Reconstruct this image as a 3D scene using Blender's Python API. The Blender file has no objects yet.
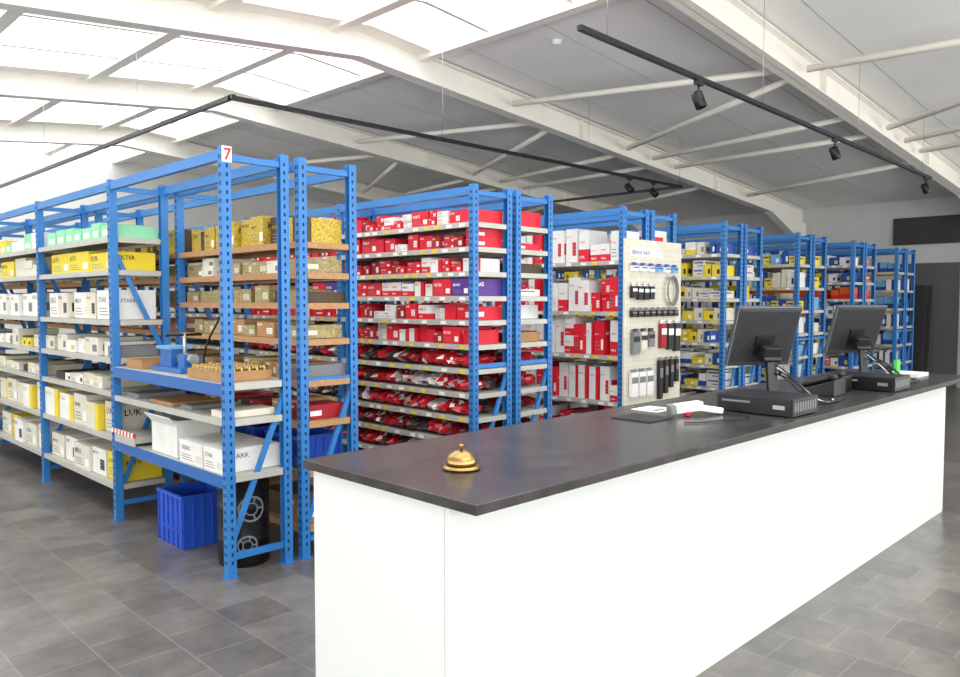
import bpy, math, random
from mathutils import Vector, Matrix
R = random.Random(7)
scene = bpy.context.scene
try:
    scene.view_settings.view_transform = 'Standard'
    scene.view_settings.look = 'None'
    scene.view_settings.exposure = 0.0
except Exception: pass

def s2l(c):
    return tuple(((v/255)/12.92 if v/255 <= .04045 else (((v/255)+.055)/1.055)**2.4) for v in c)
MATS = {}
def mat(name, rgb, rough=.5, metal=0.0, var=0.0, scale=20, emit=0, bump=0, spec=.5):
    if name in MATS: return MATS[name]
    m = bpy.data.materials.new(name); m.use_nodes = True
    nt = m.node_tree; b = nt.nodes['Principled BSDF']
    c = s2l(rgb)
    b.inputs['Base Color'].default_value = (*c, 1)
    b.inputs['Roughness'].default_value = rough
    b.inputs['Metallic'].default_value = metal
    b.inputs['Specular IOR Level'].default_value = spec
    if var or bump:
        tc = nt.nodes.new('ShaderNodeTexCoord')
        n = nt.nodes.new('ShaderNodeTexNoise'); n.inputs['Scale'].default_value = scale
        n.inputs['Detail'].default_value = 5
        nt.links.new(tc.outputs['Object'], n.inputs['Vector'])
        if var:
            r = nt.nodes.new('ShaderNodeValToRGB')
            r.color_ramp.elements[0].position = .3; r.color_ramp.elements[1].position = .7
            r.color_ramp.elements[0].color = (*[v*(1-var) for v in c], 1)
            r.color_ramp.elements[1].color = (*[min(1, v*(1+var)) for v in c], 1)
            nt.links.new(n.outputs['Fac'], r.inputs['Fac'])
            nt.links.new(r.outputs['Color'], b.inputs['Base Color'])
        if bump:
            bp = nt.nodes.new('ShaderNodeBump'); bp.inputs['Strength'].default_value = bump
            bp.inputs['Distance'].default_value = .01
            nt.links.new(n.outputs['Fac'], bp.inputs['Height'])
            nt.links.new(bp.outputs['Normal'], b.inputs['Normal'])
    if emit:
        b.inputs['Emission Color'].default_value = (*c, 1)
        b.inputs['Emission Strength'].default_value = emit
    MATS[name] = m
    return m

TG={}
def textgeo(word):
    if word in TG: return TG[word]
    cu=bpy.data.curves.new('tmp','FONT'); cu.body=word; cu.size=1; cu.resolution_u=1; cu.offset=.02
    o=bpy.data.objects.new('tmp',cu); scene.collection.objects.link(o)
    dg=bpy.context.evaluated_depsgraph_get(); dg.update()
    me=bpy.data.meshes.new_from_object(o.evaluated_get(dg))
    vs=[(v.co.x,v.co.y) for v in me.vertices]; fs=[tuple(p.vertices) for p in me.polygons]
    bpy.data.objects.remove(o); bpy.data.curves.remove(cu); bpy.data.meshes.remove(me)
    x0=min(v[0] for v in vs); y0=min(v[1] for v in vs); y1=max(v[1] for v in vs); x1=max(v[0] for v in vs)
    h=y1-y0
    TG[word]=([((a-x0)/h,(b-y0)/h) for a,b in vs],fs,(x1-x0)/h)
    return TG[word]

class M:
    def __init__(s): s.v=[]; s.f=[]; s.mi=[]; s.m=[]; s.sm=[]
    def _m(s, m):
        if m not in s.m: s.m.append(m)
        return s.m.index(m)
    def hexa(s, pts, m):
        n=len(s.v); s.v += [tuple(p) for p in pts]; k=s._m(m)
        for f in ((0,3,2,1),(4,5,6,7),(0,1,5,4),(1,2,6,5),(2,3,7,6),(3,0,4,7)):
            s.f.append(tuple(n+i for i in f)); s.mi.append(k); s.sm.append(False)
    def box(s,x0,x1,y0,y1,z0,z1,m):
        s.hexa([(x0,y0,z0),(x1,y0,z0),(x1,y1,z0),(x0,y1,z0),(x0,y0,z1),(x1,y0,z1),(x1,y1,z1),(x0,y1,z1)],m)
    def text(s,word,face,ox,oy,oz,wmax,hmax,m):
        vs,fs,asp=textgeo(word); h=min(hmax,wmax/asp); n=len(s.v); k=s._m(m)
        for a,b in vs:
            s.v.append((ox,oy-a*h,oz+b*h) if face=='x' else (ox+a*h,oy,oz+b*h))
        for f in fs: s.f.append(tuple(n+i for i in f)); s.mi.append(k); s.sm.append(False)
    def obox(s,c,d,mt,m):
        c=Vector(c); x,y,z=[a/2 for a in d]
        s.hexa([c+mt@Vector(p) for p in ((-x,-y,-z),(x,-y,-z),(x,y,-z),(-x,y,-z),(-x,-y,z),(x,-y,z),(x,y,z),(-x,y,z))],m)
    def beam(s,p0,p1,w,h,m):
        p0=Vector(p0);p1=Vector(p1);d=(p1-p0);L=d.length;d.normalize()
        up=Vector((0,0,1))
        if abs(d.z)>.99: up=Vector((1,0,0))
        a=d.cross(up).normalized(); b=a.cross(d).normalized()
        mt=Matrix((d,a,b)).transposed()
        s.obox((p0+p1)/2,(L,w,h),mt,m)
    def lathe(s,c,prof,m,n=24,axis=None,smooth=True):
        c=Vector(c); mt=Matrix.Identity(3)
        if axis is not None: mt=Vector((0,0,1)).rotation_difference(Vector(axis)).to_matrix()
        k=s._m(m); base=len(s.v)
        for r,z in prof:
            for i in range(n):
                a=2*math.pi*i/n
                s.v.append(tuple(c+mt@Vector((r*math.cos(a),r*math.sin(a),z))))
        for j in range(len(prof)-1):
            for i in range(n):
                i2=(i+1)%n
                s.f.append((base+j*n+i,base+j*n+i2,base+(j+1)*n+i2,base+(j+1)*n+i)); s.mi.append(k); s.sm.append(smooth)
        s.f.append(tuple(base+i for i in reversed(range(n)))); s.mi.append(k); s.sm.append(False)
        s.f.append(tuple(base+(len(prof)-1)*n+i for i in range(n))); s.mi.append(k); s.sm.append(False)
    def cyl(s,p0,p1,r,m,n=10):
        p0=Vector(p0);p1=Vector(p1)
        s.lathe(p0,[(r,0),(r,(p1-p0).length)],m,n,axis=(p1-p0).normalized())
    def blob(s,c,d,m,n=8,jit=.25,m2=None):
        c=Vector(c);k=s._m(m);k2=s._m(m2) if m2 else k;base=len(s.v);rings=6
        for j in range(rings+1):
            t=math.pi*j/rings
            for i in range(n):
                a=2*math.pi*i/n; q=1+R.uniform(-jit,jit)*math.sin(t)
                s.v.append((c.x+d[0]/2*math.sin(t)*math.cos(a)*q,c.y+d[1]/2*math.sin(t)*math.sin(a)*q,c.z+d[2]/2*-math.cos(t)*(1+R.uniform(-jit,0)*.7)))
        for j in range(rings):
            for i in range(n):
                i2=(i+1)%n
                s.f.append((base+j*n+i,base+j*n+i2,base+(j+1)*n+i2,base+(j+1)*n+i)); s.mi.append(k2 if R.random()<.22 else k); s.sm.append(False)
    def openbox(s,x0,x1,y0,y1,z0,z1,m,t=.006,m2=None):
        m2=m2 or m
        s.box(x0,x1,y0,y1,z0,z0+t,m)
        s.box(x0,x0+t,y0,y1,z0+t,z1,m); s.box(x1-t,x1,y0,y1,z0+t,z1,m)
        s.box(x0+t,x1-t,y0,y0+t,z0+t,z1,m); s.box(x0+t,x1-t,y1-t,y1,z0+t,z1,m)
        s.box(x0+t,x1-t,y0+t,y1-t,z0+t,z0+(z1-z0)*.5,m2)
    def build(s,name,parent=None,bevel=0):
        me=bpy.data.meshes.new(name); me.from_pydata(s.v,[],s.f)
        for m in s.m: me.materials.append(m)
        me.polygons.foreach_set('material_index',s.mi)
        me.polygons.foreach_set('use_smooth',s.sm)
        me.update()
        o=bpy.data.objects.new(name,me); scene.collection.objects.link(o)
        if parent: o.parent=parent
        if bevel:
            b=o.modifiers.new('bevel','BEVEL'); b.width=bevel; b.segments=2; b.limit_method='ANGLE'
        return o
def empty(name,loc=(0,0,0)):
    e=bpy.data.objects.new(name,None); e.empty_display_size=.1
    scene.collection.objects.link(e); return e
def curve(name,pts,r,m,parent=None):
    cu=bpy.data.curves.new(name,'CURVE'); cu.dimensions='3D'; cu.bevel_depth=r; cu.bevel_resolution=3; cu.resolution_u=10
    sp=cu.splines.new('NURBS'); sp.points.add(len(pts)-1)
    for p,q in zip(sp.points,pts): p.co=(*q,1)
    sp.use_endpoint_u=True; sp.order_u=4 if len(pts)>3 else 3
    cu.materials.append(m)
    o=bpy.data.objects.new(name,cu); scene.collection.objects.link(o)
    if parent:o.parent=parent
    return o

# ---------- materials
blue=mat('rack_blue_paint',(46,120,190),.42,0,.08,6)
blue2=mat('beam_blue_paint',(36,98,172),.42)
hole=mat('perforation_dark',(14,32,60),.8)
galv=mat('galvanised_shelf',(184,184,176),.45,.1,.06,8)
chip=mat('chipboard',(176,134,94),.8,0,.15,60)
white=mat('white_laminate',(228,233,230),.35)
steelw=mat('painted_steel_cream',(238,235,226),.5,0,.03,3)
deck=mat('ceiling_panel',(238,238,236),.6,0,.03,1.5)
sky=mat('skylight_panel',(250,252,255),.5,emit=2.9)
wallw=mat('wall_white_paint',(228,228,224),.8,0,.02,2)
wallg=mat('wall_grey_paint',(204,205,204),.8,0,.03,2)
dark=mat('dark_panel',(46,46,48),.5,0,.1,3)
black=mat('black_plastic',(22,22,24),.4)
blackm=mat('black_metal',(18,18,20),.35,.2)
c_white=mat('box_white',(230,230,226),.7,0,.06,9)
c_cream=mat('box_cream',(216,212,196),.7,0,.05,9)
c_yel=mat('box_yellow',(228,204,44),.6,0,.05,9)
c_red=mat('box_red',(214,26,48),.55,0,.08,9)
c_dred=mat('box_dark_red',(158,20,36),.6,0,.1,9)
c_gold=mat('box_gold_pattern',(156,142,96),.6,0,.45,70)
c_gold2=mat('box_golden',(188,162,58),.6,0,.4,60)
c_brown=mat('cardboard_brown',(170,130,88),.85,0,.1,12)
c_dbrown=mat('carton_dark_brown',(78,66,48),.7,0,.2,30)
c_mint=mat('bin_mint_green',(142,214,168),.5)
c_blue=mat('box_blue',(26,74,158),.5,0,.05,9)
c_lblue=mat('box_light_blue',(110,170,214),.5)
c_purple=mat('box_purple',(86,50,140),.5)
c_crate=mat('crate_blue_plastic',(38,82,192),.35)
c_black=mat('carton_black',(34,34,36),.6)
c_grey=mat('part_grey',(120,122,124),.5)
c_orange=mat('box_orange',(222,92,40),.6)
c_label=mat('label_white',(240,240,236),.6)
c_clear=mat('plastic_wrap',(186,178,176),.15)
b_red=mat('bag_red_plastic',(200,30,46),.2)
b_dred=mat('bag_dark_red_plastic',(136,22,34),.18)
b_dark=mat('bag_dark_plastic',(70,58,58),.15)
brass=mat('brass',(166,138,86),.27,.95,.1,30)
steel=mat('steel',(170,172,175),.3,.85)

def floor_mat():
    m=bpy.data.materials.new('slate_floor_tiles'); m.use_nodes=True; nt=m.node_tree; b=nt.nodes['Principled BSDF']
    tc=nt.nodes.new('ShaderNodeTexCoord'); br=nt.nodes.new('ShaderNodeTexBrick')
    mp=nt.nodes.new('ShaderNodeMapping'); mp.inputs['Rotation'].default_value=(0,0,math.pi/2)
    nt.links.new(tc.outputs['Object'],mp.inputs['Vector']); nt.links.new(mp.outputs['Vector'],br.inputs['Vector'])
    br.offset=.5; br.squash=1; br.inputs['Scale'].default_value=1
    br.inputs['Brick Width'].default_value=.305; br.inputs['Row Height'].default_value=.305
    br.inputs['Mortar Size'].default_value=.004; br.inputs['Mortar Smooth'].default_value=.3
    br.inputs['Color1'].default_value=(*s2l((120,116,112)),1); br.inputs['Color2'].default_value=(*s2l((98,94,91)),1)
    br.inputs['Mortar'].default_value=(*s2l((128,126,122)),1)
    n=nt.nodes.new('ShaderNodeTexNoise'); n.inputs['Scale'].default_value=4.5; n.inputs['Detail'].default_value=9; n.inputs['Roughness'].default_value=.68
    nt.links.new(tc.outputs['Object'],n.inputs['Vector'])
    r=nt.nodes.new('ShaderNodeValToRGB'); r.color_ramp.elements[0].position=.32; r.color_ramp.elements[1].position=.7
    r.color_ramp.elements[0].color=(.62,.62,.63,1); r.color_ramp.elements[1].color=(1.22,1.2,1.17,1)
    nt.links.new(n.outputs['Fac'],r.inputs['Fac'])
    mx=nt.nodes.new('ShaderNodeMixRGB'); mx.blend_type='MULTIPLY'; mx.inputs[0].default_value=1
    nt.links.new(br.outputs['Color'],mx.inputs[1]); nt.links.new(r.outputs['Color'],mx.inputs[2])
    nt.links.new(mx.outputs[0],b.inputs['Base Color'])
    b.inputs['Roughness'].default_value=.3
    bp=nt.nodes.new('ShaderNodeBump'); bp.inputs['Strength'].default_value=.3; bp.inputs['Distance'].default_value=.004
    nt.links.new(n.outputs['Fac'],bp.inputs['Height']); nt.links.new(bp.outputs['Normal'],b.inputs['Normal'])
    return m
XL,XR,YF,YB=-6.0,16.5,-4.0,16.2
RX=5.0
def zr(x): return 4.52-(.0835*(x-RX) if x>RX else .1*(RX-x))
fm=M(); fm.box(XL,XR,YF,YB,-.1,0,floor_mat()); fm.build('floor')

# walls
w=M(); w.box(XR,XR+.2,YF,YB,0,3.7,wallg); w.build('wall_right')
w=M()
zl=zr(XL); 
w.box(XL,XR,YB,YB+.2,0,zl,wallw)
w.hexa([(XL,YB,zl),(RX,YB,zl),(RX,YB+.2,zl),(XL,YB+.2,zl),(XL,YB,zl+.05),(RX,YB,4.56),(RX,YB+.2,4.56),(XL,YB+.2,zl+.05)],wallw)
w.hexa([(RX,YB,zl),(XR,YB,zl),(XR,YB+.2,zl),(RX,YB+.2,zl),(RX,YB,4.56),(XR,YB,zr(XR)+.04),(XR,YB+.2,zr(XR)+.04),(RX,YB+.2,4.56)],wallw)
w.build('wall_back')
w=M(); w.box(XL-.2,XL,YF,YB,0,.6,wallw); w.box(XL-.2,XL,YF,YB,3.0,zl+.06,wallw)
ys=[YF,-.5,3,6.5,10,13.5,YB]
for y in ys: w.box(XL-.2,XL,max(YF,y-.2),min(YB,y+.2),.6,3.0,wallw)
w.build('wall_left')
w=M(); w.box(XL,XR,YF-.2,YF,0,.25,wallw); w.box(XL,XR,YF-.2,YF,3.2,zl,wallw)
w.hexa([(XL,YF-.2,zl),(RX,YF-.2,zl),(RX,YF,zl),(XL,YF,zl),(XL,YF-.2,zl+.05),(RX,YF-.2,4.56),(RX,YF,4.56),(XL,YF,zl+.05)],wallw)
w.hexa([(RX,YF-.2,zl),(XR,YF-.2,zl),(XR,YF,zl),(RX,YF,zl),(RX,YF-.2,4.56),(XR,YF-.2,zr(XR)+.04),(XR,YF,zr(XR)+.04),(RX,YF,4.56)],wallw)
xs=[XL,-2,2,6,10,14,XR]
for x in xs: w.box(max(XL,x-.15),min(XR,x+.15),YF-.2,YF,.25,3.2,wallw)
w.build('wall_front')
k=1
UP=36
def daylight(loc,rot,sx,sy,power,name):
    l=bpy.data.lights.new(name,'AREA'); l.shape='RECTANGLE'; l.size=sx; l.size_y=sy; l.energy=power; l.color=(1,.985,.955)
    o=bpy.data.objects.new(name,l); o.location=loc; o.rotation_euler=rot; scene.collection.objects.link(o); return o
for a,b in zip(xs[:-1],xs[1:]):
    fr=M(); x0=a+.15;x1=b-.15
    for q in ((x0,x0+.06),(x1-.06,x1),((x0+x1)/2-.03,(x0+x1)/2+.03)): fr.box(q[0],q[1],YF-.13,YF-.05,.25,3.2,blackm)
    fr.box(x0,x1,YF-.13,YF-.05,.25,.31,blackm); fr.box(x0,x1,YF-.13,YF-.05,3.14,3.2,blackm)
    fr.build('window_%d'%k); k+=1
    daylight(((x0+x1)/2,YF+.8,1.75),(math.radians(90+UP),0,0),x1-x0,2.6,110 if a<6 else 125,'window_daylight')
for a,b in zip(ys[:-1],ys[1:]):
    fr=M(); y0=a+.2;y1=b-.2
    for q in ((y0,y0+.06),(y1-.06,y1),((y0+y1)/2-.03,(y0+y1)/2+.03)): fr.box(XL-.13,XL-.05,q[0],q[1],.6,3.0,white)
    fr.box(XL-.13,XL-.05,y0,y1,.6,.66,white); fr.box(XL-.13,XL-.05,y0,y1,2.94,3.0,white)
    fr.build('window_%d'%k); k+=1
    daylight((XL+.6,(y0+y1)/2,1.8),(math.radians(90+24),0,math.radians(-90)),y1-y0,2.2,74,'window_daylight')

# ceiling deck
c=M()
def slab(x0,x1,y0,y1,m,dz=0,t=.08):
    c.hexa([(x0,y0,zr(x0)+dz),(x1,y0,zr(x1)+dz),(x1,y1,zr(x1)+dz),(x0,y1,zr(x0)+dz),(x0,y0,zr(x0)+dz+t),(x1,y0,zr(x1)+dz+t),(x1,y1,zr(x1)+dz+t),(x0,y1,zr(x0)+dz+t)],m)
SX0,SX1=-.6,5.9
slab(SX1,XR+.2,YF-.2,YB+.2,deck); slab(XL-.2,SX0,YF-.2,YB+.2,deck)
seam=mat('ceiling_seam',(196,197,198),.7)
y=YF+.4
while y<YB:
    slab(SX1,XR,y-.008,y+.008,seam,-.003,.004); y+=1.1
frames=[.1,3.5,6.85,10.15,13.45]
c.build('ceiling')
c=M(); slab(SX0,RX,YF,YB,sky,.02,.03); slab(RX,SX1,YF,YB,sky,.02,.03); c.build('skylight')
c=M()
for x in (SX0,.7,2.0,3.4,4.7,SX1): 
    z=zr(x); c.box(x-.06,x+.06,YF,YB,z-.09,z+.03,steelw)
edges=[YF]+frames+[YB]
for a,b in zip(edges[:-1],edges[1:]):
    n=3
    for i in range(n):
        y=a+(b-a)*i/n
        for x0,x1 in ((SX0,RX),(RX,SX1)):
            c.beam((x0,y,zr(x0)-.01),(x1,y,zr(x1)-.01),.05 if i else .5,.06,steelw)
c.build('skylight_frame')
for yf in frames:
    b=M()
    for x0,x1 in ((XL,RX),(RX,XR)):
        z0,z1=zr(x0)-.02,zr(x1)-.02; D=.30
        def seg(ya,yb,ta,tb):
            b.hexa([(x0,ya,z0-tb),(x1,ya,z1-tb),(x1,yb,z1-tb),(x0,yb,z0-tb),(x0,ya,z0-ta),(x1,ya,z1-ta),(x1,yb,z1-ta),(x0,yb,z0-ta)],steelw)
        seg(yf-.006,yf+.006,.0,D); seg(yf-.085,yf+.085,0,.014); seg(yf-.085,yf+.085,D-.014,D)
        n=3
        for i in range(1,n):
            x=x0+(x1-x0)*i/n; z=zr(x)-.02
            b.box(x-.006,x+.006,yf-.07,yf+.07,z-D+.014,z-.014,steelw)
    z=zr(XR); xh=XR-1.6
    b.hexa([(xh,yf-.08,zr(xh)-.33),(XR-.02,yf-.08,z-.75),(XR-.02,yf+.08,z-.75),(xh,yf+.08,zr(xh)-.33),(xh,yf-.08,zr(xh)-.31),(XR-.02,yf-.08,z-.31),(XR-.02,yf+.08,z-.31),(xh,yf+.08,zr(xh)-.31)],steelw)
    b.box(XR-.24,XR-.225,yf-.09,yf+.09,0,z-.32,steelw); b.box(XR-.03,XR-.015,yf-.09,yf+.09,0,z-.32,steelw); b.box(XR-.225,XR-.03,yf-.006,yf+.006,0,z-.32,steelw)
    b.box(XL+.225,XL+.24,yf-.09,yf+.09,0,zr(XL)-.32,steelw); b.box(XL+.015,XL+.03,yf-.09,yf+.09,0,zr(XL)-.32,steelw); b.box(XL+.03,XL+.225,yf-.006,yf+.006,0,zr(XL)-.32,steelw)
    b.build('steel_roof_truss')
b=M()
pairs=[(7.36,8.15),(9.9,8.4),(10.6,10.1),(11.25,11.0),(13.8,12.7)]
for (ya,yb) in ((6.85,3.5),(3.5,.1),(10.15,6.85),(13.45,10.15)):
    for xa,xb in pairs:
        if ya==3.5: xa,xb=xa+.9,xb+.4
        b.cyl((xa,ya-.09,zr(xa)-.2),(xb,yb+.09,zr(xb)-.2),.036,steelw,10)
b.build('roof_bracing')

# ---------- racks
def rack(parent,x0,dp,y0,nb,bw,levels,H=2.5,edge=galv,deckm=galv,labels=False,holes=True,first=None,front=True):
    p=M(); x1=x0+dp; pw=.05
    for i in range(nb+1):
        y=y0+i*bw
        for xa,sgn in ((x0,1),(x1,-1)):
            xo=xa; xi=xa+sgn*.004
            a,bb=min(xo,xi),max(xo,xi)
            p.box(a,bb,y,y+pw,0,H,blue)
            xi2=xa+sgn*.055; a2,b2=min(xi,xi2),max(xi,xi2)
            p.box(a2,b2,y,y+.004,0,H,blue); p.box(a2,b2,y+pw-.004,y+pw,0,H,blue)
            p.box(min(xo,xi2)-.012,max(xo,xi2)+.012,y-.012,y+pw+.012,0,.006,blue)
            if holes:
                z=.08
                while z<H-.03:
                    for dy in (.012,.030):
                        if sgn==1: p.box(xa-.0008,xa,y+dy,y+dy+.009,z,z+.022,hole)
                        else: p.box(xa-.004-.0008,xa-.004,y+dy,y+dy+.009,z,z+.022,hole)
                    if i==0:
                        xm=xa+sgn*.03
                        p.box(xm-.006,xm+.006,y-.0008,y,z,z+.022,hole)
                    z+=.05
        ym=y+pw/2
        xa,xb=x0+.03,x1-.03
        for z in (.12,1.12,H-.06): p.beam((xa,ym,z),(xb,ym,z),.03,.035,blue)
        p.beam((xa,ym,.18),(xb,ym,1.06),.02,.032,blue); p.beam((xb,ym,1.2),(xa,ym,2.0),.02,.032,blue) if i else None
    p.build('uprights',parent)
    s=M()
    for i in range(nb):
        ya=y0+i*bw+pw; yb=y0+(i+1)*bw
        for xx in ((x0+.005,x0+.04),(x1-.04,x1-.005)):
            s.box(xx[0],xx[1],ya,yb,H-.075,H-.015,blue)
        lv=first if (first is not None and i==0) else levels
        for z in lv:
            s.box(x0+.006,x0+.03,ya,yb,z-.04,z,edge); s.box(x1-.03,x1-.006,ya,yb,z-.04,z,edge)
            s.box(x0+.03,x1-.03,ya-.02,yb,z-.02,z-.002,deckm)
            s.box(x0+.06,x1-.06,ya-.045,ya-.02,z-.04,z-.002,deckm if i==0 else edge)
            if labels:
                y=ya+.05
                while y<yb-.1:
                    s.box(x0+.003,x0+.006,y,y+.06,z-.034,z-.008,c_label if R.random()<.65 else c_yel)
                    y+=R.uniform(.1,.24)
    s.build('shelves',parent)

WORDS=['LUK','MOTOR','PARTS','FILTER','STARK','AUTO','MEKO','TRIAX','BRAKE','NRG']
def put(m,x0,x1,y0,y1,z0,z1,body,lab=None,kind=0,txt=True):
    m.box(x0,x1,y0,y1,z0,z1,body)
    if lab is None: return
    w=y1-y0;h=z1-z0;d=x1-x0;e=.0012
    tcol=c_label if lab not in (c_label,) else c_black
    if kind==0:
        m.box(x0-e,x0,y0,y1,z0,z0+h*.4,lab); m.box(x0,x1,y0-e,y0,z0,z0+h*.4,lab)
        if txt: m.text(R.choice(WORDS),'x',x0-.0006,y1-w*.1,z0+h*.6,w*.5,h*.2,lab); m.text(R.choice(WORDS),'x',x0-.002,y1-w*.1,z0+h*.12,w*.5,h*.14,tcol)
    elif kind==1:
        m.box(x0-e,x0,y0+w*.1,y0+w*.42,z0+h*.2,z0+h*.6,lab); m.box(x0+d*.1,x0+d*.4,y0-e,y0,z0+h*.25,z0+h*.6,lab)
        if txt:
            for q in range(3): m.box(x0-.002,x0-e,y0+w*.14,y0+w*.38,z0+h*(.26+q*.11),z0+h*(.29+q*.11),c_grey)
            m.text(R.choice(WORDS),'x',x0-.0006,y1-w*.06,z0+h*.74,w*.4,h*.15,lab)
    elif kind==2:
        m.box(x0-e,x0,y0,y0+w*.28,z0,z1,lab); m.box(x0,x0+d*.3,y0-e,y0,z0,z1,lab)
        if txt: m.text(R.choice(WORDS),'x',x0-.0006,y1-w*.05,z0+h*.72,w*.45,h*.14,lab)
    elif kind==3:
        if txt:
            wd=R.choice(WORDS)
            m.text(wd,'x',x0-.0006,y1-w*.08,z0+h*.58,w*.42,h*.26,lab)
            m.text(wd,'y',x0+d*.1,y0-.0006,z0+h*.58,d*.4,h*.24,lab)
            for q in range(3): m.box(x0-e,x0,y0+w*(.5-.05*q),y0+w*.9,z0+h*(.36-.11*q),z0+h*(.39-.11*q),c_grey)
            m.box(x0-e,x0,y0+w*.06,y0+w*.28,z0+h*.15,z0+h*.45,c_label if body is not c_white else c_cream)
        else:
            m.box(x0-e,x0,y0+w*.1,y0+w*.9,z0+h*.62,z0+h*.8,lab); m.box(x0-e,x0,y0+w*.1,y0+w*.6,z0+h*.25,z0+h*.36,lab)
            m.box(x0+d*.1,x0+d*.8,y0-e,y0,z0+h*.62,z0+h*.8,lab)
    elif kind==4:
        m.box(x0-.003,x1+.003,y0-.003,y1+.003,z0+h*.7,z1+.001,lab)
def fill(m,x0,x1,y0,y1,z,hmax,styles,gap=.004,empty_p=.05,stack=True,txt=True,irr=.3):
    y=y0+.012
    while y<y1-.05:
        body,lab,kind,w0,h0=R.choice(styles)
        w=w0*R.uniform(1-irr,1+irr*.7); h=min(h0*R.uniform(1-irr,1.05),hmax*.95)
        if y+w>y1-.005:
            w=y1-.005-y
            if w<w0*.5: break
        if R.random()<empty_p: y+=w*.5; continue
        zz=z; xo=x0+R.uniform(.002,.05)
        nst=max(1,int((hmax*.97)/h)) if stack else 1
        if nst>1: nst=R.randint(max(1,nst-1),nst)
        for q in range(nst):
            dx=R.uniform(0,.02); dy=R.uniform(0,.006)
            put(m,xo+dx,x1-R.uniform(.005,.06),y+dy,y+w-.002,zz,zz+h-.001,body,lab,kind,txt); zz+=h
        y+=w+gap*R.uniform(.5,4)
Y0=4.17; BW=1.73; DP=.43
L1=[2.09,1.85,1.48,1.2,.95,.62,.26]
r1=empty('storage_rack')
rack(r1,2.1,DP,Y0,4,BW,L1,first=[1.14,.93,.60],edge=galv,deckm=galv)
wb=M()
for z in (1.14,.60): wb.box(2.1,2.128,Y0+.05,Y0+BW,z-.075,z-.002,blue2)
wb.build('work_bay_beams',r1)
r1b=empty('storage_rack')
Lb=[1.99,1.80,1.61,1.38,1.12,.86,.55,.2]
rack(r1b,2.6,DP,Y0,4,BW,Lb,edge=chip,deckm=chip)
npm=M(); npm.box(2.1,2.16,Y0-.004,Y0-.001,2.41,2.50,c_label); npm.text('7','y',2.112,Y0-.005,2.42,.05,.07,c_red); npm.build('number_plate',r1)
def bays(i): return Y0+i*BW+.05, Y0+(i+1)*BW
g=M(); gm=M()
for i in (1,2,3):
    a,b=bays(i)
    y=a+.02
    while y<b-.2:
        ww=R.uniform(.17,.25); hh=R.uniform(.08,.15); mm=R.choice([c_mint,c_mint,c_white,c_yel if i>1 else c_mint]); gm.openbox(2.13,2.48,y,y+ww,2.091,2.091+hh,mm,m2=R.choice([c_grey,c_brown]))
        gm.box(2.1285,2.13,y+.04,y+ww-.04,2.11,2.15,c_label); y+=ww+R.uniform(.005,.03)
    fill(g,2.11,2.5,a,b,1.851,.19,[(c_yel,c_black,3,.6,.16),(c_white,c_grey,3,.34,.11),(c_cream,None,0,.3,.1),(c_brown,c_label,1,.25,.1)] if i>1 else [(c_yel,c_black,3,.6,.16),(c_yel,c_black,3,.5,.16)])
    fill(g,2.11,2.5,a,b,1.481,.27,[(c_white,c_grey,1,.3,.22),(c_white,c_grey,3,.42,.23),(c_cream,c_black,1,.22,.2)],irr=.2)
    fill(g,2.11,2.5,a,b,1.201,.2,[(c_white,c_yel,1,.22,.12),(c_yel,c_black,1,.2,.1),(c_cream,c_grey,1,.25,.15),(c_grey,None,0,.15,.1)],empty_p=.2,stack=False)
    fill(g,2.11,2.5,a,b,.951,.16,[(c_white,c_black,1,.2,.08),(c_black,None,0,.18,.07),(c_cream,c_yel,3,.25,.1)],empty_p=.3,stack=False)
    fill(g,2.11,2.5,a,b,.621,.27,[(c_white,c_yel,2,.34,.24),(c_cream,c_black,3,.3,.24),(c_cream,c_yel,2,.3,.23)],empty_p=0,irr=.12)
    fill(g,2.11,2.5,a,b,.261,.25,[(c_cream,c_black,3,.34,.22),(c_yel,c_black,3,.3,.21),(c_white,c_black,1,.3,.22)],empty_p=0,irr=.12)
g.build('white_and_yellow_boxes'); gm.build('green_storage_bins')
g=M()
for i in range(4):
    a,b=bays(i); T=i<2
    fill(g,2.62,3.0,a,b,1.991,.22,[(c_gold2,c_dbrown,3,.2,.19),(c_gold2,c_dbrown,2,.24,.19),(c_dbrown,c_gold2,3,.2,.19),(c_dbrown,c_gold2,1,.12,.18)],empty_p=.06,txt=T,irr=.2)
    fill(g,2.62,3.0,a,b,1.801,.14,[(c_gold,c_cream,1,.22,.11),(c_gold,c_dbrown,3,.26,.1),(c_cream,c_grey,1,.2,.08)],empty_p=.08,txt=T)
    fill(g,2.62,3.0,a,b,1.611,.14,[(c_gold,c_cream,1,.22,.11),(c_gold,None,1,.2,.1),(c_dbrown,None,0,.1,.09)],empty_p=.1,txt=T)
    fill(g,2.62,3.0,a,b,1.381,.16,[(c_brown,c_label,1,.25,.12),(c_gold,c_cream,1,.2,.1),(c_black,None,1,.2,.06)],empty_p=.15,stack=False,txt=T)
    fill(g,2.62,3.0,a,b,1.121,.16,[(c_gold,c_label,1,.22,.11),(c_brown,c_label,1,.2,.1),(c_grey,None,1,.1,.1),(c_dbrown,None,1,.14,.08)],empty_p=.2,stack=False,txt=T)
    fill(g,2.62,3.0,a,b,.861,.16,[(c_brown,c_label,1,.22,.12),(c_dred,c_label,1,.2,.1),(c_dbrown,None,1,.2,.1)],empty_p=.2,stack=False,txt=T)
    fill(g,2.62,3.0,a,b,.201,.25,[(c_brown,c_label,1,.32,.2),(c_dbrown,None,1,.3,.18)],empty_p=.1,txt=T)
g.build('gold_parts_boxes')
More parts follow.
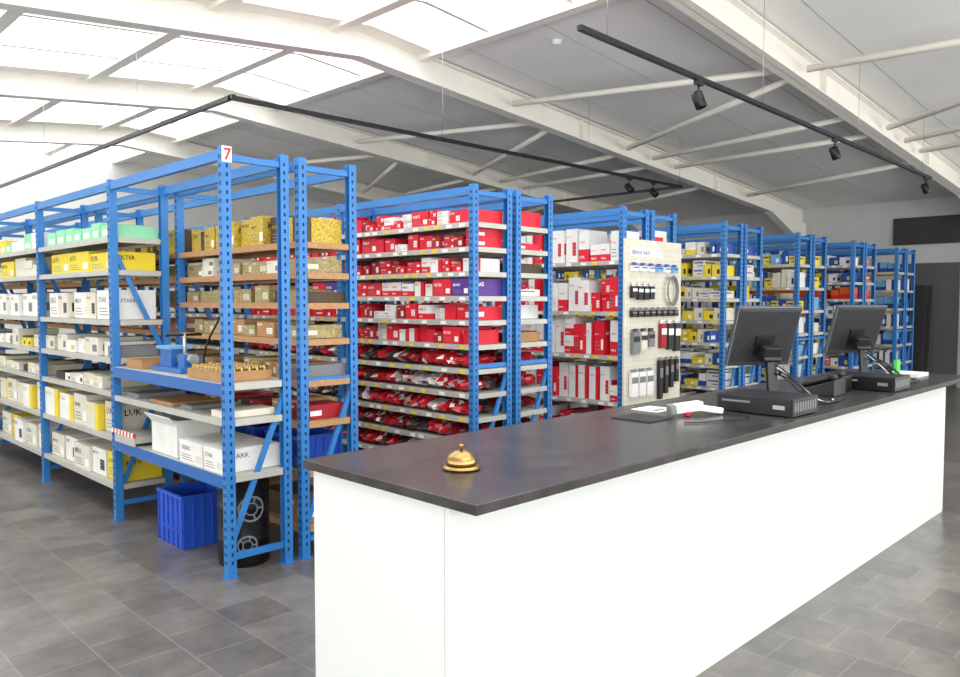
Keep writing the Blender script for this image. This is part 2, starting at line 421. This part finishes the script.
def crate(m,x0,x1,y0,y1,z0,z1,mm):
    t=.008
    m.box(x0,x1,y0,y1,z0,z0+t,mm)
    m.box(x0,x0+t,y0,y1,z0+t,z1,mm); m.box(x1-t,x1,y0,y1,z0+t,z1,mm)
    m.box(x0+t,x1-t,y0,y0+t,z0+t,z1,mm); m.box(x0+t,x1-t,y1-t,y1,z0+t,z1,mm)
    m.box(x0-.012,x0,y0-.012,y1+.012,z1-.02,z1,mm); m.box(x1,x1+.012,y0-.012,y1+.012,z1-.02,z1,mm)
    m.box(x0,x1,y0-.012,y0,z1-.02,z1,mm); m.box(x0,x1,y1,y1+.012,z1-.02,z1,mm)
    n=5
    for i in range(n+1):
        yy=y0+(y1-y0-.01)*i/n; m.box(x0-.009,x0,yy,yy+.01,z0,z1-.02,mm)
        xx=x0+(x1-x0-.01)*i/n; m.box(xx,xx+.01,y0-.009,y0,z0,z1-.02,mm)
    m.box(x0-.008,x0,y0,y1,z0+(z1-z0)*.3,z0+(z1-z0)*.3+.012,mm); m.box(x0,x1,y0-.008,y0,z0+(z1-z0)*.3,z0+(z1-z0)*.3+.012,mm)
for (y,z) in ((4.3,.551),(4.85,.551),(5.35,.551)): 
    g=M(); crate(g,2.66,2.98,y,y+.4,z,z+.2,c_crate); g.build('blue_plastic_crate')
g=M(); crate(g,2.15,2.49,4.88,5.25,.001,.35,c_crate); g.build('blue_plastic_crate')
g=M(); m=c_white
g.openbox(2.14,2.44,4.92,5.32,.601,.84,m,t=.006,m2=c_grey)
g.obox((2.12,5.12,.83),(.005,.4,.09),Matrix.Rotation(-.7,3,'Y'),m); g.build('open_white_carton')
g=M()
for i,(a,b) in enumerate(((4.26,4.50),(4.52,4.84))):
    put(g,2.12,2.5,a,b,.601,.74,c_white,c_grey,3); g.box(2.118,2.502,a-.002,b+.002,.71,.742,c_white)
g.build('long_white_cartons',bevel=.002)
g=M(); y=5.5
while y<5.86: g.box(2.088,2.1,y,y+.03,.66,.69,c_red); g.box(2.088,2.1,y+.03,y+.06,.66,.69,c_label); y+=.06
g.box(2.1,2.5,5.5,5.86,.62,.66,galv); g.box(2.088,2.1,5.5,5.86,.6,.66,galv); g.build('hazard_tape_bar')
# drum
e=empty('black_oil_drum'); DX,DY,r0=2.335,4.42,.155
g=M(); g.lathe((DX,DY,0.001),[(r0-.005,0),(r0,.012),(r0,.15),(r0+.005,.16),(r0,.17),(r0,.35),(r0+.005,.36),(r0,.37),(r0,.51),(r0+.008,.52),(r0+.008,.54),(r0-.01,.54),(r0-.01,.53)],blackm,40)
ang=math.atan2(-DY,-DX)
def ondrum(u,v,off=.0015):
    a=ang+u/r0
    return (DX+(r0+off)*math.cos(a),DY+(r0+off)*math.sin(a),v)
for (uc,vc,rr) in ((.045,.36,.08),(.02,.14,.06)):
    for q in range(28):
        a0=2*math.pi*q/28;a1=2*math.pi*(q+1)/28
        for r1_,r2_ in ((rr,rr*.84),(rr*.5,rr*.4)):
            n=len(g.v); k2=g._m(c_grey)
            for a,rad in ((a0,r1_),(a1,r1_),(a1,r2_),(a0,r2_)): g.v.append(ondrum(uc+rad*math.cos(a),vc+rad*math.sin(a),.007))
            g.f.append((n,n+1,n+2,n+3)); g.mi.append(k2); g.sm.append(False)
    for q in range(5):
        a=2*math.pi*q/5
        n=len(g.v)
        for rad,da in ((rr*.4,-.15),(rr*.84,-.08),(rr*.84,.08),(rr*.4,.15)): g.v.append(ondrum(uc+rad*math.cos(a+da),vc+rad*math.sin(a+da),.007))
        g.f.append((n,n+1,n+2,n+3)); g.mi.append(g._m(c_grey)); g.sm.append(False)
g.build('drum_body',e)
e=empty('cardboard_tray_with_bushings')
g=M(); g.openbox(2.14,2.46,4.28,4.75,1.141,1.20,c_brown,t=.005); g.build('tray',e)
g=M()
for i in range(6):
    for j in range(9):
        g.lathe((2.17+i*.052,4.31+j*.05,1.17),[(.018,0),(.018,.055),(.01,.055),(.01,.03)],brass,10)
g.build('bushings',e)
e=empty('bench_press')
g=M(); X,Y=2.3,5.2; z=1.141
g.box(X-.1,X+.12,Y-.22,Y+.25,z,z+.03,blue2); g.box(X-.06,X+.06,Y+.02,Y+.2,z+.03,z+.15,blue2)
g.box(X-.05,X+.05,Y-.16,Y-.06,z+.03,z+.12,blue2); g.box(X-.08,X+.08,Y+.0,Y+.22,z+.15,z+.17,c_lblue)
g.cyl((X,Y-.2,z+.09),(X,Y+.05,z+.09),.035,steel,16); g.cyl((X,Y-.06,z+.1),(X,Y-.06,z+.26),.012,steel,10)
g.cyl((X-.12,Y-.06,z+.25),(X+.12,Y-.06,z+.25),.01,blackm,8); g.lathe((X-.12,Y-.06,z+.235),[(.001,0),(.018,.015),(.001,.03)],blackm,10)
g.build('press_body',e,bevel=.004)
curve('air_hose',[(2.35,4.95,1.16),(2.3,4.9,1.3),(2.4,4.8,1.5),(2.36,4.7,1.62),(2.42,4.85,1.9),(2.5,4.9,1.95)],.007,blackm,e)
g=M(); g.openbox(2.16,2.44,5.52,5.8,1.141,1.2,c_brown); g.build('cardboard_tray')
g=M(); fill(g,2.12,2.5,Y0+.05,Y0+BW,.931,.14,[(c_brown,None,0,.3,.02),(c_grey,None,0,.2,.03),(c_cream,None,0,.2,.04)],empty_p=.4,stack=False); g.build('flat_cartons')

# row 2
red=[(c_red,c_label,1,.15,.13),(c_red,c_label,3,.2,.14),(c_white,c_red,0,.14,.13),(c_white,c_red,2,.12,.12),(c_dred,c_label,1,.1,.11),(c_red,c_label,1,.1,.07),(c_white,c_red,3,.15,.06),(c_red,c_label,3,.16,.06),(c_red,None,0,.12,.13)]
L2=[round(2.22-.187*i,3) for i in range(12)]
for xx in (4.10,4.58):
    r=empty('storage_rack'); rack(r,xx,DP if xx<4.3 else .45,Y0,4,BW,L2,labels=True,edge=galv,deckm=galv)
g=M(); gb=M()
for xa,nb in ((4.11,2),(4.6,2)):
    for i in range(nb):
        a,b=bays(i)
        for q,z in enumerate(L2):
            if q<6:
                if q==3 and xa<4.3:
                    put(g,xa,xa+.38,a+.01,a+.2,z+.001,z+.13,c_purple,c_label,3); put(g,xa,xa+.38,a+.21,a+.42,z+.001,z+.13,c_red,c_label,3); a2=a+.43
                else: a2=a
                st=red if q!=1 else red[:2]+red[4:]
                fill(g,xa-.005,xa+.39,a2,b,z+.001,.152 if q else .2,st+([(c_brown,None,0,.2,.1),(c_dbrown,None,0,.2,.08)] if xa>4.3 else []),empty_p=.03,txt=i==0 and xa<4.3,irr=.25)
            else:
                y=a+.06
                while y<b-.06:
                    wd=R.uniform(.08,.18)
                    mm=R.choice([b_red,b_dred,b_red,b_red,b_dark,c_clear]); m2=R.choice([c_label,b_dark,b_dred,c_clear])
                    hh=R.uniform(.10,.14)
                    gb.blob((xa+.13,y+wd/2,z+hh*.48),(.25,wd*1.1,hh),mm,12,.35,m2)
                    gb.blob((xa+.3,y+wd/2,z+.05),(.16,wd*1.1,.1),R.choice([b_dark,b_red,b_dred]),10,.3)
                    y+=wd*.85
g.build('red_parts_boxes'); gb.build('bagged_red_parts')
# row 3
rw=[(c_white,c_red,2,.11,.34),(c_white,c_red,0,.13,.32),(c_red,c_label,3,.12,.32),(c_white,c_red,1,.13,.34),(c_white,c_red,3,.12,.33),(c_red,c_label,1,.1,.17),(c_white,c_red,0,.12,.17)]
L3=[2.0,1.52,1.10,.66,.2]
for xx in (6.05,6.53):
    r=empty('storage_rack'); rack(r,xx,DP if xx<6.3 else .45,Y0,4,BW,L3,labels=True)
g=M()
for xa in (6.06,6.55):
    for i in range(2):
        a,b=bays(i)
        for q,z in enumerate(L3): fill(g,xa,xa+.39,a,b,z+.001,.37 if q else .35,rw,empty_p=.01,txt=i==0 and xa<6.3,irr=.15)
g.build('white_and_red_boxes')
pal=[
 [(c_white,c_yel,0,.12,.15),(c_yel,c_black,1,.12,.15),(c_white,c_blue,0,.12,.14),(c_yel,c_label,1,.14,.1),(c_cream,c_blue,3,.14,.1),(c_cream,c_grey,1,.1,.14),(c_blue,c_label,1,.08,.14)],
 [(c_blue,c_label,1,.11,.2),(c_white,c_blue,2,.1,.2),(c_lblue,c_label,1,.12,.18),(c_yel,c_blue,3,.1,.14),(c_white,c_black,1,.12,.2),(c_cream,None,0,.1,.12)],
 [(c_blue,c_yel,1,.13,.16),(c_white,c_lblue,2,.12,.16),(c_yel,c_black,1,.14,.14),(c_orange,c_label,3,.1,.12),(c_white,c_blue,1,.14,.15)],
 [(c_blue,c_label,1,.13,.2),(c_lblue,c_blue,0,.14,.2),(c_white,c_blue,2,.12,.2)]]
for j,x in enumerate((8.0,9.95,11.9,13.85)):
    LV=[2.15,1.9,1.65,1.4,1.15,.9,.65,.4,.15] if j%2==0 else [2.1,1.8,1.5,1.2,.9,.6,.3]
    for xx in (x,x+.48):
        r=empty('storage_rack'); rack(r,xx,DP if xx==x else .45,Y0,3,BW,LV,labels=xx==x,holes=j<2)
    g=M()
    for xa in (x+.01,x+.5):
        for i in range(2):
            a,b=bays(i)
            for q,z in enumerate(LV): fill(g,xa,xa+.39,a,b,z+.001,(LV[0]-LV[1])-.05,pal[j] if q!=2 or j!=2 else [(c_orange,c_red,0,.14,.17)],empty_p=.06,txt=False)
    g.build(['yellow_and_white_boxes','blue_and_white_boxes','mixed_parts_boxes','blue_parts_boxes'][j])

# pegboard end panel
e=empty('pegboard_display')
g=M(); PY=Y0-.035
g.box(6.03,7.02,PY,PY+.02,.3,2.2,c_cream)
for i in range(18):
    for k2 in range(34):
        x=6.07+i*.053; z=.36+k2*.053; g.box(x,x+.008,PY-.0008,PY,z,z+.008,c_grey)
g.build('panel',e)
g=M()
def hang(x0,x1,z0,z1,m1,m2=None):
    g.box(x0,x1,PY-.045,PY-.01,z0,z1,m1); g.cyl(((x0+x1)/2,PY,z1+.015),((x0+x1)/2,PY-.07,z1+.015),.004,steel,6)
    g.box(x0+.005,x1-.005,PY-.03,PY-.027,z1,z1+.03,m2 or c_label)
    if m2: g.box(x0,x1,PY-.047,PY-.045,z0+(z1-z0)*.55,z0+(z1-z0)*.8,m2)
g.box(6.1,6.65,PY-.006,PY-.001,2.04,2.12,c_label); g.text('SERVICE PARTS','y',6.13,PY-.007,2.06,.45,.035,c_blue)
for i in range(6): hang(6.1+i*.14,6.19+i*.14,1.9,1.95,R.choice([c_label,c_lblue]),c_blue)
for i in range(4): hang(6.1+i*.1,6.17+i*.1,1.62+R.uniform(0,.03),1.76,c_black,c_label)
for i in range(8): hang(6.1+i*.105,6.17+i*.105,1.47,1.53,c_black,c_grey)
for i in range(3): hang(6.12+i*.13,6.22+i*.13,1.12+.03*i,1.33,[c_grey,c_cream,c_grey][i],c_black)
for i in range(3): hang(6.6+i*.13,6.69+i*.13,1.16-.02*i,1.40,[c_dred,c_black,c_black][i],c_label)
for i in range(4): hang(6.58+i*.1,6.63+i*.1,.66+.05*i,1.04,c_black,c_grey)
for i in range(3): hang(6.1+i*.13,6.2+i*.13,.72,.95,c_label,c_grey)
g.build('hanging_goods',e)
for q in range(4):
    pts=[(6.8+(.10+.008*q)*math.cos(a)*.8,PY-.03-.006*q,1.72+(.12+.01*q)*math.sin(a)) for a in [i*math.pi/8 for i in range(17)]]
    curve('cable_coil',pts,.005,c_grey,e)

# ---------- counter
e=empty('reception_counter')
g=M()
wm=white
g.box(1.525,6.70,1.655,1.673,.0,1.017,wm)
g.box(1.525,1.543,1.676,2.37,.0,1.017,wm)
g.box(6.682,6.70,1.676,2.37,.0,1.017,wm)
g.box(1.545,6.68,2.35,2.368,.08,1.017,wm)
g.box(1.545,6.68,1.69,2.33,.06,.08,wm); g.box(1.545,6.68,1.69,2.33,.52,.54,wm)
g.build('counter_body',e,bevel=.0015)
slate=mat('slate_worktop',(54,51,51),.27,0,.45,8,bump=.08)
g=M(); g.box(1.505,6.84,1.52,2.41,1.018,1.05,slate); g.build('worktop',e,bevel=.003)

g=M(); bx,by,bz=1.80,1.89,1.051
S=1.15
P=lambda l:[(a*S,b*S) for a,b in l]
g.lathe((bx,by,bz),P([(.053,0),(.057,.003),(.057,.008),(.052,.012),(.02,.014)]),brass,40)
g.lathe((bx,by,bz),P([(.046,.016),(.0455,.022),(.043,.034),(.036,.045),(.022,.053),(.006,.056)]),brass,40)
g.lathe((bx,by,bz),P([(.004,.05),(.004,.064),(.008,.066),(.008,.071),(.004,.074)]),brass,20)
g.build('reception_bell')

vent=mat('monitor_back_plastic',(66,68,72),.4)
def monitor(cx,cy,tz=1.051,yaw=-30,w=.41,h=.36,tilt=20,up=.05):
    e=empty('computer_monitor')
    rz=Matrix.Rotation(math.radians(yaw),3,'Z')
    g=M(); T=lambda v:Vector((cx,cy,tz))+rz@Vector(v)
    def ob(c,d,m,rx=0): g.obox(T(c),d,rz@Matrix.Rotation(math.radians(rx),3,'X'),m)
    ob((0,-.05,.008),(.22,.17,.014),black); ob((0,-.065,.13),(.06,.025,.25),black,-6); ob((0,-.045,.27),(.11,.05,.09),black,tilt)
    g.cyl(T((-.055,-.06,.24)),T((.055,-.06,.24)),.018,black,14)
    g.build('stand',e,bevel=.004)
    g=M(); rot=rz@Matrix.Rotation(math.radians(tilt),3,'X'); RX_=Matrix.Rotation(math.radians(tilt),3,'X')
    C=Vector((0,.02,.14+up+h/2))
    def pb(c,d,m): g.obox(T(C+RX_@Vector(c)),d,rot,m)
    pb((0,0,0),(w,.022,h),vent)
    pb((0,.0115,0),(w-.03,.002,h-.035),blackm)
    pb((0,-.014,0),(w*.95,.008,h*.93),vent)
    for i in range(30):
        x=-w*.45+i*w*.9/29
        pb((x,-.0188,.0),(.005,.0016,h*.86),black)
    pb((0,-.025,-.05),(.12,.014,.12),black)
    pb((0,-.0115,h/2-.004),(w,.003,.006),c_grey); pb((-w/2+.003,-.0115,0),(.005,.003,h),c_grey)
    g.build('display',e,bevel=.0015)
    return e
e1=monitor(4.27,1.97); e2=monitor(5.77,1.99)
def cables(cx,cy,par):
    for q in range(7):
        a=R.uniform(-.03,.05); b2=R.uniform(0,.08)
        curve('cable',[(cx-.02+a,cy-.06,1.27-q*.01),(cx+a,cy-.12-b2,1.2),(cx+.02+a,cy-.2-b2,1.10),(cx+.05+a*2,cy-.28-b2*.5,1.056),(cx+.12+q*.03,cy-.33,1.056),(cx+.25+q*.03,cy-.28+a,1.056)],.004,blackm if q!=2 else c_label,par)
cables(4.27,1.97,e1); cables(5.77,1.99,e2)
def pc(x,y,n):
    g=M(); z=1.056
    g.box(x,x+.30,y,y+.40,z,z+.085,black); g.box(x-.004,x,y+.01,y+.39,z+.006,z+.079,blackm)
    g.box(x-.006,x-.004,y+.22,y+.37,z+.05,z+.06,c_grey); g.box(x-.006,x-.004,y+.04,y+.1,z+.03,z+.05,steel)
    for i in range(9): g.box(x+.02+i*.03,x+.035+i*.03,y-.001,y,z+.02,z+.065,c_grey)
    for a in (x+.02,x+.26):
        for b in (y+.02,y+.36): g.box(a,a+.02,b,b+.02,1.051,z,black)
    g.build('desktop_computer',bevel=.003)
pc(3.72,1.57,1); pc(5.22,1.57,2)
def phone(x,y):
    g=M(); z=1.051
    g.hexa([(x,y,z),(x+.18,y,z),(x+.18,y+.2,z),(x,y+.2,z),(x,y,z+.1),(x+.18,y,z+.1),(x+.18,y+.2,z+.03),(x,y+.2,z+.03)],black)
    g.cyl((x+.03,y,z+.12),(x+.03,y+.2,z+.055),.02,blackm,12)
    g.lathe((x+.03,y+.02,z+.1),[(.028,0),(.028,.03)],blackm,12); g.build('desk_phone',bevel=.004)
phone(4.72,1.75); phone(4.97,1.8)
e=empty('barcode_scanner')
g=M(); z=1.051
g.beam((3.38,2.02,z+.035),(3.50,1.94,z+.05),.06,.045,c_label); g.beam((3.36,2.04,z+.03),(3.385,2.02,z+.035),.07,.05,c_grey)
g.beam((3.48,1.95,z+.04),(3.60,1.88,z+.018),.035,.03,c_label); g.box(3.41,3.44,1.96,1.99,z,z+.03,c_red)
g.build('scanner_body',e,bevel=.006)
curve('scanner_cable',[(3.6,1.88,1.065),(3.66,1.82,1.055),(3.6,1.7,1.055),(3.45,1.72,1.055),(3.4,1.8,1.055),(3.3,1.78,1.055),(3.2,1.86,1.055)],.003,blackm,e)
g=M(); g.box(3.42,3.6,2.14,2.3,z,z+.003,c_label); g.box(3.44,3.56,2.16,2.2,z+.003,z+.0035,c_grey); g.build('papers')
g=M(); g.box(3.1,3.3,1.98,2.2,z,z+.005,c_black); g.build('mouse_mat')
g=M(); gr=mat('green_plastic',(80,190,70),.5)
g.box(5.98,6.06,1.79,1.81,1.061,1.2,gr); g.box(5.96,6.08,1.77,1.87,1.051,1.061,gr); g.build('green_card_holder')
g=M()
for i in range(9): g.box(6.35,6.6,1.75,1.97,1.051+i*.003,1.053+i*.003,c_label)
g.build('paper_stack')

# ---------- track lights
def spot(m,x,y,z,d=(0.2,-.3,-1)):
    d=Vector(d).normalized()
    m.box(x-.05,x+.05,y-.017,y+.017,z-.035,z,blackm); m.cyl((x,y,z-.1),(x,y,z-.035),.008,blackm,8)
    c0=Vector((x,y,z-.14))
    m.lathe(c0-d*.06,[(.03,0),(.045,.015),(.045,.13),(.04,.135),(.036,.12)],blackm,20,axis=d)
e=empty('track_light'); g=M()
g.beam((4.0,3.107,3.36),(11.55,3.107,3.25),.036,.035,blackm)
for x in (4.3,6.6,8.9,11.2):
    zz=3.36-(x-4)/7.55*.11; g.cyl((x,3.107,zz),(x,3.107,zr(x)),.0025,steel,6)
for x in (5.5,8.25,11.35): spot(g,x,3.107,3.345-(x-4)/7.55*.11)
g.build('track_and_spots',e)
e=empty('track_light'); g=M(); z=3.3
g.box(3.12,3.156,6.0,14.5,z-.018,z+.018,blackm); g.box(3.12,10.24,6.03,6.066,z-.018,z+.018,blackm); g.box(10.2,10.24,6.03,11.5,z-.018,z+.018,blackm)
for x,y in ((3.14,8),(3.14,11),(3.14,14),(5.5,6.05),(8,6.05),(10.2,6.05),(10.2,9)): g.cyl((x,y,z),(x,y,zr(x)-.02),.0025,steel,6)
for x in (8.9,9.5): spot(g,x,6.05,z-.01,(0,-.6,-.6))
g.build('track_and_spots',e)
g=M(); x,y=6.5,5.35
g.lathe((x,y,zr(x)-.055),[(.03,0),(.05,.015),(.055,.05)],c_label,20); g.build('smoke_detector')

# ---------- right wall
g=M(); g.box(XR-.05,XR-.004,1.2,5.05,2.70,3.22,dark); g.build('dark_wall_board')
clad=mat('dark_grey_cladding',(92,93,95),.6,0,.05,3)
g=M()
y=3.9
while y<4.7:
    g.box(XR-.05,XR-.004,y,y+.43,0,2.34,clad); y+=.435
g.build('trim_1')
g=M()
for i in range(2):
    g.beam((15.3+i*.14,4.32-.05*i,0.012),(15.5+i*.14,4.32-.05*i,1.9),.3,.03,dark)
g.build('leaning_panels')

wd=bpy.data.worlds.new('world'); scene.world=wd; wd.use_nodes=True
bg=wd.node_tree.nodes['Background']; bg.inputs[0].default_value=(.97,.985,1,1); bg.inputs[1].default_value=1.3

cam=bpy.data.cameras.new('camera'); co=bpy.data.objects.new('camera',cam); scene.collection.objects.link(co)
cam.sensor_width=36; cam.lens=775/960*36
co.location=(0,0,1.62); co.rotation_euler=(math.radians(90-2.77),0,math.radians(-45)); scene.camera=co
